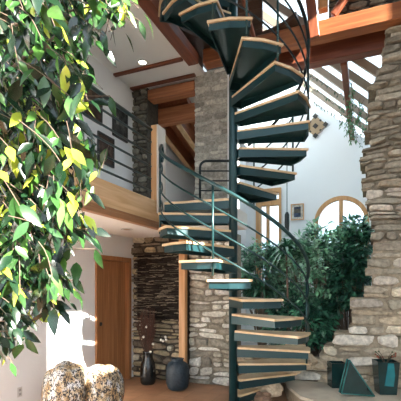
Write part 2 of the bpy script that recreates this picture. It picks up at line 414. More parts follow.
mb = MB(); mb.box((-2.95, 7.15, 0), (-2.85, 9.8, 6.6)); structure(mb.build('wall_partition', M_white))

# conservatory: gable wall with windows
GY = 9.8; rA, rM = 4.86, .93
wc = onY(341, 222, GY); wr = .60
mb = MB()
w2a = onY(257, 190, GY); w2b = onY(281, 190, GY); w2z0, w2z1 = .9, w2a.z
ax0, ax1 = wc.x-wr, wc.x+wr; az0 = 2.0
def zr(x): return rA-rM*x
def wallseg(x0, x1, f0, f1, T=.16):
    """piece of the gable between x0,x1 with bottom f0(x) and top f1(x)"""
    mb.extrude([(x0, GY, f0(x0)), (x1, GY, f0(x1)), (x1, GY, f1(x1)), (x0, GY, f1(x0))], (0, T, 0))
cst = lambda k: (lambda x: k)
wallseg(-2.9, w2a.x, cst(0), zr); wallseg(w2a.x, w2b.x, cst(0), cst(w2z0)); wallseg(w2a.x, w2b.x, cst(w2z1), zr)
wallseg(w2b.x, ax0, cst(0), zr); wallseg(ax1, 2.6, cst(0), zr); wallseg(ax0, ax1, cst(0), cst(az0))
n = 24
for i in range(n):
    t0, t1 = math.pi*(1-i/n), math.pi*(1-(i+1)/n)
    x0, x1 = wc.x+wr*math.cos(t0), wc.x+wr*math.cos(t1)
    g = lambda x: wc.z+math.sqrt(max(0, wr*wr-(x-wc.x)**2))
    wallseg(x0, x1, g, zr)
structure(mb.build('wall_far', M_white))
wn = empty('window_1', (wc.x, GY, az0)); structure(wn, 'round-topped wooden window in the white gable wall', 'window')
mb = MB()
arc = [(wc.x-wr, GY-.03, az0)]+[(wc.x+wr*math.cos(math.pi*(1-i/24)), GY-.03, wc.z+wr*math.sin(math.pi*(1-i/24))) for i in range(25)]+[(wc.x+wr, GY-.03, az0)]
for p, q in zip(arc[:-1], arc[1:]):
    P, Q = Vector(p), Vector(q)
    ce = Vector((wc.x, GY-.03, wc.z))
    def inn(V):
        if V.z <= wc.z+1e-6: return Vector((V.x+(.09 if V.x < wc.x else -.09), V.y, V.z))
        return ce+(V-ce)*((wr-.09)/wr)
    mb.extrude([P, Q, inn(Q), inn(P)], (0, .12, 0))
mb.build('window_frame', M_oakZ, wn)
mb = MB(); mb.box((wc.x-.045, GY-.02, az0), (wc.x+.045, GY+.08, wc.z+wr-.05), bev=.004); mb.build('mullion', M_oakZ, wn)
mb = MB(); lp = [(p[0], GY+.1, p[2]) for p in arc]; mb.extrude(lp, (0, .008, 0)); mb.build('pane', M_glass, wn)
wn = empty('window_2', ((w2a.x+w2b.x)/2, GY, w2z0)); structure(wn, 'tall wood-framed window seen through the spiral stair', 'window')
mb = MB()
for x, w in ((w2a.x, .13), (w2b.x-.03, .06)): mb.box((x-.02, GY-.05, w2z0), (x+w-.02, GY+.1, w2z1), bev=.004)
mb.box((w2a.x+.12, GY-.05, w2z1-.1), (w2b.x-.05, GY+.1, w2z1), bev=.004); mb.box((w2a.x+.12, GY-.05, w2z1-.42), (w2b.x-.05, GY+.1, w2z1-.27), bev=.004)
mb.box((w2a.x+.12, GY-.05, w2z0), (w2b.x-.05, GY+.1, w2z0+.08), bev=.004)
mb.build('window_frame', M_oakZ, wn)
mb = MB(); xm = onY(268, 240, GY).x; mb.box((xm-.04, GY-.04, w2z0+.085), (xm+.04, GY+.06, w2z1-.425), bev=.004); mb.build('mullion', M_oakZ, wn)
mb = MB(); mb.box((w2a.x+.11, GY+.06, w2z0), (w2b.x-.04, GY+.068, w2z1)); mb.build('pane', M_glass, wn)
# glazed lean-to roof
sk = empty('window_3', (0, 8, 4.86)); structure(sk, 'sloping glass roof on timber rafters over the planting', 'skylight')
Y0r = 6.42
xhi, xlo = -2.85, 2.0
mb = MB(); off = .16
mb.extrude([(xhi, Y0r, zr(xhi)+off), (xlo, Y0r, zr(xlo)+off), (xlo, Y0r, zr(xlo)+off+.01), (xhi, Y0r, zr(xhi)+off+.01)], (0, GY-Y0r, 0)); mb.build('pane', M_glass, sk)
for i in range(5):
    y = Y0r+.16+i*.68
    mb = MB(); mb.extrude([(xhi, y, zr(xhi)+.0), (xlo, y, zr(xlo)+.0), (xlo, y, zr(xlo)+.155), (xhi, y, zr(xhi)+.155)], (0, .06, 0)); mb.build('rafter', M_rafter, sk)
for X in (-.33, 1.0, -1.9):
    mb = MB(); mb.beam((X, Y0r-.02, zr(X)-.18), (X, GY, zr(X)-.18), .10, .14); mb.build('purlin', M_redY, sk)

# masonry and boarding above the long beam
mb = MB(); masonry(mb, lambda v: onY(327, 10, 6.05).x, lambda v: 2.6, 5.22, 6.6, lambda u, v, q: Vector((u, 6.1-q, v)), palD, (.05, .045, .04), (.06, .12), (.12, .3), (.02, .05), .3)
structure(mb.build('wall_upper', M_stoneL))
mb = MB()
for i in range(8): mb.box((-2.6, 6.12+.002*(i % 2), 5.45+i*.16), (onY(262, 10, 6.1).x, 6.16, 5.45+i*.16+.155), bev=.004)
structure(mb.build('wall_upper_boards', wood('dark_boards', (.07, .035, .02), (.14, .07, .04), (1, 12, 12))))
# truss members above the long beam
def strut(p, q, w, h, m, label):
    mb = MB(); mb.beam(p, q, w, h); tag(mb.build('truss_strut', m), label, 'strut')
strut(onY(315, 38, 5.70), onY(307, -30, 5.70), .13, .06, M_redZ, 'dark red strut overlapping the face of the long beam, leaning left')
strut((onY(323, 20, 5.88).x, 5.88, 5.47), (onY(323, 20, 5.88).x, 5.88, 6.5), .13, .13, M_oakZ, 'upright honey-coloured truss post standing on the long beam')
strut(onY(333, 16.5, 5.88)+Vector((0, 0, .01)), onY(356, -18, 5.88), .09, .09, M_redZ, 'red diagonal truss strut rising right from the upright post')
strut(onD(240.5, -12, 4.6), onD(254, 38, 4.9), .045, .045, M_redZ, 'thin reddish leaning pole beside the top of the spiral stair')

mb = MB(); mb.box((-2.56, -2.5, 7.6), (XW0, 6.1, 7.7)); mb.box((-2.56, -2.5, 5.36), (-2.46, .9, 7.6)); mb.box((-2.6, .9, 5.16), (-2.5, 6.1, 7.6))  # unseen roof, added to cut sky light on floor and tread undersides
structure(mb.build('ceiling_sky_block', M_redD))
# unseen right wall added to block the sun, openings shaped for sun patches
XW = 3.2
SD = (-1, .35, -.6)        # sunlight travel per unit of X
holes = [(1.50, 2.48, 4.18, 5.45), (4.15, 4.75, 5.9, 8.2), (6.3, 7.1, 4.4, 5.5), (-2.0, -1.25, 3.0, 3.85), (-1.15, -.35, 3.0, 3.85), (-.25, .6, 3.0, 3.85), (-2.0, -1.25, 3.97, 4.8), (-1.15, -.35, 3.97, 4.8), (-.25, .6, 3.97, 4.8), (-2.0, -1.25, 4.95, 5.7), (-1.15, -.35, 4.95, 5.7), (-.25, .6, 4.95, 5.7)]
mb = MB()
ys = sorted({-2.5, 10.2}|{h[0] for h in holes}|{h[1] for h in holes}); zs = sorted({0, 8.6}|{h[2] for h in holes}|{h[3] for h in holes})
for i in range(len(ys)-1):
    for j in range(len(zs)-1):
        ym, zm = (ys[i]+ys[i+1])/2, (zs[j]+zs[j+1])/2
        if any(h[0] < ym < h[1] and h[2] < zm < h[3] for h in holes): continue
        mb.box((XW, ys[i], zs[j]), (XW+.12, ys[i+1], zs[j+1]))
structure(mb.build('sun_mask_right', M_white))

# ================= SPIRAL STAIR =================
PX = Vector((-1.575, 4.85, 0)); eR = Vector((c0, s0, 0)); eD = Vector((-s0, c0, 0)); RAD = .94
def polar(phi, r, z): return PX+eR*(r*math.cos(R(phi)))+eD*(r*math.sin(R(phi)))+Vector((0, 0, z))
def zk(k): return .209*k-.01
st = empty('spiral_staircase', PX); tag(st, 'teal steel spiral staircase with pale wooden treads winding up round a central pole', 'staircase')
mb = MB(); mb.tube([PX+Vector((0, 0, 0)), PX+Vector((0, 0, 7.4))], .054, 24); mb.build('pole', M_steel, st)
def phik(k): return (-97-22*(k-8)) if k < 13 else (57-22*(k-14))
def wedge(r0, r1, phc, half, z, zt0, grow=0.0):
    a0, a1 = phc-half, phc+half
    w0 = .075
    def pt(a, r, off, zz):
        p = polar(a, r, zz); t = Vector((-math.sin(R(a)), math.cos(R(a)), 0)); t = eR*t.x+eD*t.y
        return p+t*off
    return [pt(phc, r0, -w0, z), pt(a0, r1, -grow, z), pt(phc, r1*1.0, 0, z), pt(a1, r1, grow, z), pt(phc, r0, w0, z)]
for k in list(range(1, 13))+list(range(14, 29)):
    ph = phik(k); z = zk(k); half = 13.5
    # steel pan: flanges round the edge and a soffit plate sagging towards the pole
    top = wedge(.05, RAD-.01, ph, half, z-.03, 0, 0)
    botd = [.10, .07, .072, .07, .10]
    bot = [p-Vector((0, 0, d)) for p, d in zip(top, botd)]
    ce = sum(top, Vector((0, 0, 0)))/5
    ins = [p+(Vector((ce.x, ce.y, p.z))-p).normalized()*.022 for p in bot]
    rec = [Vector((p.x, p.y, z-.042)) for p in ins]
    mb = MB(); vs = top+bot+ins+rec
    mb.add(vs, [(0, 1, 2, 3, 4), (19, 18, 17, 16, 15)]+[(a+i, a+i+5, a+(i+1) % 5+5, a+(i+1) % 5) for a in (0, 5, 10) for i in range(5)])
    pan = mb.build('tread', M_steel, st)
    mb = MB(); tw = wedge(.058, RAD+.012, ph, half, z-.028, 0, .016)
    mb.add(tw+[p+Vector((0, 0, .026)) for p in tw], [(4, 3, 2, 1, 0), (5, 6, 7, 8, 9)]+[(i, (i+1) % 5, (i+1) % 5+5, i+5) for i in range(5)])
    mb.build('tread_board', M_tread, pan)
# half landing joining the gallery floor
mb = MB(); poly = [polar(-200, .0, 0)]+[polar(a, RAD, 0) for a in range(-197, -279, -8)]
mb.prism([(p.x, p.y) for p in poly], zk(13)-.13, zk(13)-.03); ld = mb.build('landing', M_steel, st)
mb = MB(); mb.prism([(p.x, p.y) for p in poly], zk(13)-.029, zk(13)+.002); mb.build('landing_board', M_tread, ld)
def zphi1(phi): return zk(8+(-97-phi)/22)
def zphi2(phi): return zk(14+(57-phi)/22)
Rr = RAD-.015
offs = (.90, .66, .42, .18)
for i, o in enumerate(offs):
    pts = [polar(-2-j*4, Rr, zphi1(-2-j*4)+o) for j in range(47)]
    if i == 0:
        e = pts[-1]; t = (pts[-1]-pts[-2]).normalized()
        for a in range(20, 221, 20):
            pts.append(e+Vector((t.x, t.y, 0))*(.10*math.sin(R(a)))-Vector((0, 0, .10*(1-math.cos(R(a))))))
        mb = MB(); mb.tube(pts, .021, 10); mb.build('handrail', M_rail, st)
    else:
        e = pts[-1]; t = (pts[-1]-pts[-2]).normalized()
        for a in range(30, 181, 30):
            pts.append(e+Vector((t.x, t.y, 0))*(.06*math.sin(R(a)))-Vector((0, 0, .06*(1-math.cos(R(a))))))
        mb = MB(); mb.tube(pts, .010, 8); mb.build('mid_rail', M_rail, st)
for i, o in enumerate(offs):
    pts = [polar(72-j*4, Rr, zphi2(72-j*4)+o) for j in range(86)]
    mb = MB(); mb.tube(pts, .021 if i == 0 else .011, 10 if i == 0 else 8); mb.build('handrail' if i == 0 else 'mid_rail', M_railD, st)
def balus(phi, z0, z1, r=.013):
    mb = MB(); mb.tube([polar(phi, Rr, z0), polar(phi, Rr, z1)], r, 8); mb.build('baluster', M_rail, st)
for ph, dz in ((-2, -.10), (-108, -.02), (-173, -.1)):
    zz = zphi1(ph); balus(ph, zz+dz-.05, zz+.9)
for ph in (66, 24, -20, -64, -86, -108, -152, -196, -240):
    zz = zphi2(ph); balus(ph, zz-.08, zz+.9)

# landing guard at the edge of the walkway
gd = empty('guard_railing', (-2.1, 5.6, ZG)); tag(gd, 'low dark steel guard railing with rounded corner in front of the stone pier', 'railing')
gA, gB = onD(200, 160, 5.93), onD(236, 160, 5.93); gA.z = gB.z = 0
dirg = (gB-gA).normalized()
def gp(t, z): return gA+(gB-gA)*t+Vector((0, 0, z))
zt = 3.44
pts = [gp(0, ZG+.003), gp(0, zt-.1)]+[gA+dirg*(.1*(1-math.cos(R(a))))+Vector((0, 0, zt-.1+.1*math.sin(R(a)))) for a in (20, 40, 60, 80)]+[gp(.3, zt), gp(1, zt)]
mb = MB(); mb.tube(pts, .019, 8); mb.build('top_rail', M_railD, gd)
for j in range(4):
    z = zt-.15-j*.145; mb = MB(); mb.tube([gp(0.02, z), gp(1, z)], .011, 8); mb.build('mid_rail', M_railD, gd)
mb = MB(); mb.tube([gp(1, ZG+.003), gp(1, zt)], .015, 8); mb.build('post', M_railD, gd)

# gallery railing
gr = empty('gallery_railing', (XG-.02, 3.2, ZG)); tag(gr, 'gallery railing of six dark horizontal bars ending at a square timber post', 'railing')
for i in range(6):
    z = 3.73-i*.168
    mb = MB(); mb.tube([(XG-.02, -1.2, z), (XG-.02, 4.80, z)], .025 if i == 0 else .014, 10); mb.build('rail', M_rail, gr)
for y in (-1.0, .6, 2.2):
    mb = MB(); mb.tube([(XG-.02, y, ZG+.057), (XG-.02, y, 3.73)], .018, 8); mb.build('baluster', M_railD, gr)
mb = MB(); mb.box((XG-.075, 4.80, ZS+.18), (XG-.001, 5.02, 3.79), bev=.006)
mb = MB(); mb.box((XG+.066, 4.80, ZS+.17), (XG+.09, 5.02, 3.79), bev=.003); mb.build('post_sunlit_face', plain('painted_sun_pale', (.66, .60, .52), .6), gr)['label'] = 'stair side of the post, pale with painted-in sunlight'  # sunlight on the post's stair side, painted as a pale layer
mb = MB(); mb.box((XG-.02, 4.80, ZG+.057), (XG+.0655, 5.02, 3.79), bev=.003)
mb.build('post', M_oakZ, gr)

# upright timber against the rear wall
mb = MB(); mb.box((xpost-.055, YB-.20, 0), (xpost+.055, YB-.10, ZS-.002), bev=.006); tag(mb.build('timber_post', M_oakZ), 'upright honey-coloured timber post between wall hanging and pale stonework', 'post')

# ================= THINGS ON THE WALLS =================
def picture(name, p0, p1, axis, mat_frame, cols, label, border=.025):
    """p0,p1 opposite corners on wall plane; axis 'X' wall faces +X, 'Y' wall faces -Y"""
    a = Vector([min(p0[i], p1[i]) for i in range(3)]); b = Vector([max(p0[i], p1[i]) for i in range(3)])
    ct = (a+b)/2; o = empty(name, (ct.x, ct.y, a.z)); tag(o, label, 'picture')
    mb = MB(); mp = MB(); e = border
    def bx(m, u0, u1, v0, v1, d0, d1, col=(1, 1, 1)):
        if axis == 'X': m.box((a.x+d0, u0, v0), (a.x+d1, u1, v1), col)
        else: m.box((u0, a.y-d0, v0), (u1, a.y-d1, v1), col)
    i = 1 if axis == 'X' else 0
    u0, u1, v0, v1 = a[i], b[i], a.z, b.z
    bx(mb, u0, u1, v0, v0+e, .001, .03); bx(mb, u0, u1, v1-e, v1, .001, .03); bx(mb, u0, u0+e, v0+e, v1-e, .001, .03); bx(mb, u1-e, u1, v0+e, v1-e, .001, .03)
    mb.build('frame', mat_frame, o)
    U0, U1, V0, V1 = u0+e, u1-e, v0+e, v1-e
    nx, ny = 5, 7
    for x in range(nx):
        for y in range(ny):
            bx(mp, lerp(U0, U1, x/nx), lerp(U0, U1, (x+1)/nx), lerp(V0, V1, y/ny), lerp(V0, V1, (y+1)/ny), .002, .012, cols(x, y))
    mp.build('print', M_photo, o)
def cA(x, y):
    k = rnd(.6, 1.4); return (.075*k, .045*k, .032*k)
def cB(x, y):
    k = rnd(.5, 1.5) * (2.2 if (x in (1, 3) and 1 < y < 5) else 1); return (.05*k, .05*k, .045*k)
def cC(x, y):
    return (.55, .52, .45) if (x in (0, 4) or y in (0, 6)) else random.choice([(.05, .07, .12), (.10, .09, .07), (.03, .04, .06)])
def rectX(px0, pyc, px1, h):
    p = onX(px0, pyc[0], XL); q = onX(px1, pyc[1], XL); zc = (p.z+q.z)/2
    return Vector((XL, p.y, zc-h/2)), Vector((XL, q.y, zc+h/2))
p0, p1 = rectX(84, (103, ), 102, .6) if False else (None, None)
def putX(y0p, y1p, pyc, h):
    a = onX(y0p, pyc, XL); b = onX(y1p, pyc, XL); z = onX((y0p+y1p)/2, pyc, XL).z
    return Vector((XL, a.y, z-h/2)), Vector((XL, b.y, z+h/2))
a, b = putX(84, 101, 104, .50); picture('framed_picture', a, b, 'X', M_frame, cA, 'brown framed picture on the gallery wall, nearest the big tree')
a, b = putX(112, 126.5, 124, .50); picture('framed_picture', a, b, 'X', M_frame, cB, 'dark framed picture on the gallery wall, nearest the stone column')
a, b = putX(97, 113, 150, .46); picture('framed_picture', a, b, 'X', M_frame, cA, 'framed picture hung lowest on the gallery wall behind the railing')
a = onY(291, 220.5, GY); b = onY(304, 203.5, GY); picture('framed_picture', Vector((a.x, GY, a.z)), Vector((b.x, GY, b.z)), 'Y', M_oakZ, cC, 'small picture with pale mount on the white gable wall', .02)
# diamond plaque
ct = onY(315.5, 126.5, GY); q = .25
dm = empty('diamond_plaque', ct); tag(dm, 'brown diamond-shaped fretwork plaque high on the white gable wall', 'wall ornament')
mb = MB(); mb.extrude([ct+Vector((-q, -.002, 0)), ct+Vector((0, -.002, -q)), ct+Vector((q, -.002, 0)), ct+Vector((0, -.002, q))], (0, -.03, 0)); mb.build('board', plain('plaque_tan', (.36, .25, .15), .7, var=.2), dm)
mb = MB()
for i in range(3):
    for j in range(3):
        if (i+j) % 2 == 0 or True:
            u, v = (i-1)*.115, (j-1)*.115
            cc = ct+Vector((u-v, -.032, u+v))*1.0
            e = .068 if (i+j) % 2 == 0 else .03
            mb.extrude([cc+Vector((-e, 0, 0)), cc+Vector((0, 0, -e)), cc+Vector((e, 0, 0)), cc+Vector((0, 0, e))], (0, -.012, 0))
mb.build('fretwork', M_frame, dm)
# outlet
p = onX(19.5, 392, XL); ol = empty('wall_outlet', p); tag(ol, 'pale double electrical outlet low on the white wall', 'outlet')
mb = MB(); mb.box((XL+.001, p.y-.035, p.z-.057), (XL+.008, p.y+.035, p.z+.057), bev=.003); mb.build('cover_plate', M_plastic, ol)
for dz in (-.025, .025):
    mb = MB(); mb.box((XL+.0085, p.y-.017, p.z+dz-.015), (XL+.012, p.y+.017, p.z+dz+.015), bev=.003); s = mb.build('socket', plain('socket_grey', (.35, .35, .34), .5), ol)
# recessed lights
def downlight(x, y, z, lab, m):
    o = empty('recessed_light', (x, y, z)); tag(o, lab, 'ceiling light')
    mb = MB(); n = 24
    ring = [(.085, -.001), (.085, -.010), (.060, -.012), (.058, -.002)]
    vs = [(x+r*math.cos(2*math.pi*k/n), y+r*math.sin(2*math.pi*k/n), z+h) for r, h in ring for k in range(n)]
    mb.add(vs, [(i*n+k, i*n+(k+1) % n, ((i+1) % 4)*n+(k+1) % n, ((i+1) % 4)*n+k) for i in range(4) for k in range(n)], smooth=True); mb.build('trim_ring', M_plastic, o)
    mb = MB(); mb.lathe([(.056, -.008), (.03, -.014)], (x, y, z), 24); mb.build('lens', m, o)
p = onZ(142.5, 62, ZC); downlight(p.x, p.y, ZC, 'lit recessed ceiling light between the two ceiling strips above the gallery', M_lamp)
p = onZ(127, 229, ZS); downlight(p.x, p.y, ZS, 'unlit recessed ceiling light under the gallery near the wooden door', plain('tan_lens', (.4, .28, .14), .4))
# woven hanging
wa = onY(136, 255, YB-.12); wb = onY(183, 321, YB-.12)
wh = empty('woven_wall_hanging', ((wa.x+wb.x)/2, YB-.12, wb.z)); tag(wh, 'dark brown woven twig hanging on the rubble wall left of the timber post', 'wall hanging')
mb = MB()
zz = wb.z+.01
while zz < wa.z:
    x = wa.x+rnd(-.02, .03); end = wb.x+rnd(-.03, .02)
    while x < end:
        L = min(rnd(.05, .25), end-x); k = rnd(.5, 1.6)
        cc = (.035*k, .024*k, .017*k) if random.random() < .72 else (.26*k, .21*k, .15*k)
        y = YB-.125+rnd(-.02, .01)
        mb.tube([(x, y, zz+rnd(-.006, .006)), (x+L/2, y+rnd(-.01, .005), zz+rnd(-.01, .01)), (x+L, y, zz+rnd(-.006, .006))], rnd(.003, .008), 5, cc)
        x += L
    zz += .012
mb.build('weaving', M_twig, wh)
mb = MB(); mb.box((wa.x+.02, YB-.108, wb.z+.02), (wb.x-.02, YB-.096, wa.z-.01), (.02, .014, .010)); mb.build('backing', M_twig, wh)
mb = MB(); mb.tube([(wa.x-.05, YB-.13, wa.z+.015), (wb.x+.03, YB-.13, wa.z+.02)], .016, 8, (.06, .04, .025)); mb.build('hanging_rod', M_twig, wh)

# ================= THINGS ON THE FLOOR =================
# vases
fl = onZ(148, 384, 0)
vd = empty('floor_vase', (fl.x, fl.y, 0)); tag(vd, 'dark bottle-shaped floor vase holding dried branches, beside the wooden door', 'vase')
mb = MB(); mb.lathe([(.10, .002), (.12, .03), (.128, .14), (.125, .26), (.112, .34), (.085, .40), (.075, .46), (.082, .51), (.09, .53), (.082, .532), (.068, .50), (.06, .45), (.06, .40)], fl, 32); mb.build('body', M_dark, vd)
db = empty('dried_branches', (fl.x, fl.y, .40)); tag(db, 'bundle of brown dried branches with white pods, standing in the dark vase', 'dried flowers')
mb = MB(); mp = MB()
for i in range(130):
    a = rnd(0, 2*math.pi); sp = rnd(.02, .20); H = rnd(.5, .88)
    b0 = Vector((fl.x+.02*math.cos(a), fl.y+.02*math.sin(a), .42)); t = Vector((fl.x+sp*math.cos(a)-.03, fl.y+sp*math.sin(a)*.6-.02, .42+H*.9))
    m1 = b0.lerp(t, .35)+Vector((rnd(-.03, .03), rnd(-.02, .02), 0))
    mb.tube([b0, m1, t], [.004, .003, .002], 4, (.13*rnd(.6, 1.3), .065, .045), cap=False)
    for j in range(5):
        q0 = m1.lerp(t, rnd(0, .9)); mb.tube([q0, q0+Vector((rnd(-.06, .06), rnd(-.04, .04), rnd(.05, .12)))], .0022, 3, (.12, .055, .04), cap=False)
mb.build('twigs', M_twig, db)
for px, py in ((146.5, 327), (143.5, 337), (161, 340), (165.5, 337), (166, 340), (153, 344), (150.5, 352), (163, 341)):
    q = onD(px, py, 6.35+rnd(-.05, .05)); mp = MB(); mp.lathe([(.004, -.02), (.019, -.01), (.022, .003), (.012, .018), (.003, .022)], q, 8, (.85, .8, .7))
    mp.build('white_pod', M_pod, db)
fj = onZ(177.5, 389.5, 0)
jr = empty('floor_jar', (fj.x, fj.y, 0)); tag(jr, 'squat blue-grey mottled clay jar standing at the foot of the timber post', 'jar')
mb = MB(); mb.lathe([(.11, .002), (.15, .03), (.175, .10), (.18, .22), (.172, .34), (.145, .40), (.10, .43), (.085, .45), (.10, .475), (.092, .478), (.075, .45), (.085, .42)], fj, 36); mb.build('body', M_blue, jr)

# speckled boulders
def blob(ctr, rx, ry, rz, seed, flat=True, amp=.10, seg=36, rings=24, fr=1.6, col=(1, 1, 1), lean=(0, 0), z0=0, low=False, pw=1.0):
    mb = MB(); vs = []
    for i in range(rings+1):
        t = math.pi*i/rings
        for k in range(seg):
            a = 2*math.pi*k/seg
            sn = math.sin(t)**pw
            d = Vector((sn*math.cos(a), sn*math.sin(a), math.cos(t)))
            nn = noise.noise(d*fr+Vector((seed, seed*1.7, 0)))+.4*noise.noise(d*fr*2.7+Vector((seed, 0, seed)))
            f = 1+amp*nn*1.6
            zz = max(d.z*rz*f, -rz*.98 if not low else -rz*.5)
            vs.append(Vector((ctr[0]+d.x*rx*f+lean[0]*zz, ctr[1]+d.y*ry*f+lean[1]*zz, ctr[2]+zz)))
    fs = [(i*seg+k, i*seg+(k+1) % seg, (i+1)*seg+(k+1) % seg, (i+1)*seg+k) for i in range(rings) for k in range(seg)]
    mb.add(vs, fs, col, True); return mb
p = onD(66, 400, 4.65)
mb = blob((p.x, p.y, .35), .275, .26, .37, 3.1, amp=.10, pw=.88); 
o = mb.build('speckled_boulder', M_granite); tag(o, 'left and taller of the two black, tan and white speckled boulders, by the white wall', 'boulder')
p = onD(103, 400, 4.75)
mb = blob((p.x, p.y, .315), .24, .25, .325, 8.4, amp=.07, pw=.65)
o = mb.build('speckled_boulder', M_granite); tag(o, 'right, rounder one of the two speckled boulders, in front of the wooden door', 'boulder')

# raised stone ledge in the right foreground and the planting bed behind
LZ = .20
poly = [onZ(x, y, LZ) for x, y in ((283, 374), (304, 371), (420, 371), (440, 430), (372, 420), (330, 405), (300, 396), (287, 385))]
mb = MB(); mb.prism([(p.x, p.y) for p in poly], .001, LZ-.04, (.3, .24, .17))
structure(mb.build('floor_ledge_base', M_rock))
mb = MB(); mb.prism([(p.x, p.y) for p in poly], LZ-.039, LZ); structure(mb.build('floor_ledge', M_slab))
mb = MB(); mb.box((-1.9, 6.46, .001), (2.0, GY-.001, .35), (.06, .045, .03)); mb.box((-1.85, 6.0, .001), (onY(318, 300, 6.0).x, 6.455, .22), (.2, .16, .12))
structure(mb.build('floor_planting_bed', M_rock))
rk = [(250, 371, 6.0, .17, .09), (262, 377, 5.75, .16, .08), (274, 371, 5.85, .20, .11), (270, 388, 5.45, .17, .12), (290, 367, 5.6, .20, .10), (304, 362, 5.6, .18, .11), (278, 358, 6.2, .20, .10), (262, 360, 6.2, .18, .09), (316, 364, 5.7, .16, .08), (249, 390, 5.55, .15, .07), (245, 359, 6.15, .14, .08), (262, 398, 5.35, .14, .08), (296, 348, 6.2, .16, .09)]
for i, (px, py, d, r, h) in enumerate(rk):
    p = onD(px, py, d); k = rnd(.7, 1.15)
    cc = random.choice([(.42*k, .30*k, .19*k), (.50*k, .40*k, .28*k), (.33*k, .20*k, .13*k)])
    mb = blob((p.x, p.y, max(p.z, h*.9)), r, r*.75, h, i*3.3, amp=.22, seg=20, rings=12, fr=1.8, col=cc)
    mb.sm = [False]*len(mb.sm)
    tag(mb.build('rock', M_rock), 'rough tan rock in the rubble at the foot of the planting, behind the lowest treads', 'rock', 'rubble rocks below the planting')
# glazed vessels on the ledge
def tapered(mb, c, w0, d0, w1, d1, h, rot, col=(1, 1, 1), wall=.012, inner=True):
    ca, sa = math.cos(rot), math.sin(rot)
    def q(x, y, z): return (c[0]+x*ca-y*sa, c[1]+x*sa+y*ca, c[2]+z)
    R0 = [q(sx*w0/2, sy*d0/2, .002) for sx, sy in ((-1, -1), (1, -1), (1, 1), (-1, 1))]
    R1 = [q(sx*w1/2, sy*d1/2, h) for sx, sy in ((-1, -1), (1, -1), (1, 1), (-1, 1))]
    R2 = [q(sx*(w1/2-wall), sy*(d1/2-wall), h) for sx, sy in ((-1, -1), (1, -1), (1, 1), (-1, 1))]
    R3 = [q(sx*(w0/2-wall), sy*(d0/2-wall), .05) for sx, sy in ((-1, -1), (1, -1), (1, 1), (-1, 1))]
    fs = [(3, 2, 1, 0)]+[(a+i, a+(i+1) % 4, a+4+(i+1) % 4, a+4+i) for a in (0, 4, 8) for i in range(4)]+[(12, 13, 14, 15)]
    mb.add(R0+R1+R2+R3, fs, col)
pA = onZ(337, 386.5, LZ); bA = empty('square_vase', (pA.x, pA.y, LZ)); tag(bA, 'dark green square glazed vase behind the triangular vessel on the stone ledge', 'vase')
mb = MB(); tapered(mb, (pA.x, pA.y, LZ), .20, .2, .21, .2, .335, TH); mb.build('body', M_tealD, bA)
pB = onZ(385.5, 393, LZ); bB = empty('square_vase', (pB.x, pB.y, LZ)); tag(bB, 'tall square vase with a bright teal front, at the right edge of the ledge', 'vase')
mb = MB(); tapered(mb, (pB.x, pB.y, LZ), .21, .2, .27, .24, .42, TH-.1); mb.build('body', M_tealD, bB)
mb = MB()
ca, sa = math.cos(TH-.1), math.sin(TH-.1)
def fb(u, v):
    w = lerp(.105, .135, v); dd = lerp(.10, .12, v)
    x, y = u*w, -dd-.003
    return Vector((pB.x+x*ca-y*sa, pB.y+x*sa+y*ca, LZ+v*.42))
outl = [fb(-.45, .28), fb(.55, .26), fb(.62, .6), fb(.45, .97), fb(-.1, .97), fb(-.2, .7)]
mb.extrude(outl, Vector((sa, -ca, 0))*.004); mb.build('front_glaze', M_teal, bB)['label'] = 'bright teal glaze'
# soil and a small dry plant in right planter
mb = MB()
for i in range(14):
    a = rnd(0, 6.28); b0 = Vector((pB.x, pB.y, LZ+.36)); t = b0+Vector((.12*math.cos(a), .1*math.sin(a), rnd(.08, .17)))
    mb.tube([b0, b0.lerp(t, .5)+Vector((0, 0, .03)), t], .004, 4, (.06, .05, .03), cap=False)
    mb.lathe([(.002, -.01), (.014, 0), (.002, .012)], t, 6, random.choice([(.35, .10, .06), (.05, .09, .03)]))
tag(mb.build('dried_plant', M_twig), 'low sprig with small reddish heads growing in the teal-fronted vase', 'plant')
# triangular vessel: an open prism with teal rim edges
pC = onZ(357, 397, LZ)
tv = empty('triangular_vessel', (pC.x, pC.y, LZ)); tag(tv, 'dark triangular glass vessel with teal edges between the two square vases', 'vase')
L3 = onD(341.5, 395, (HY-397) and 5.05); 
dC = (EYE-LZ)*F/(397-HY)
TL = [onD(341.5, 394, dC), onD(374.5, 402, dC), onD(349.5, 360.5, dC+.02)]
TL[0].z = max(TL[0].z, LZ+.003); TL[1].z = LZ+.003
dpt = eD*.07-eR*.005
mb = MB(); mb.extrude(TL, dpt); mb.build('body', M_tealD, tv)
mb = MB()
for i in range(3):
    for o_ in (Vector((0, 0, 0)), dpt):
        a_, b_ = TL[i]+o_, TL[(i+1) % 3]+o_
        mb.tube([a_+Vector((0, 0, .008)), b_+Vector((0, 0, .008))], .009, 6)
mb.build('rim', plain('teal_rim', (.03, .16, .15), .25, var=.4, scale=12), tv)['label'] = 'teal glazed edges'

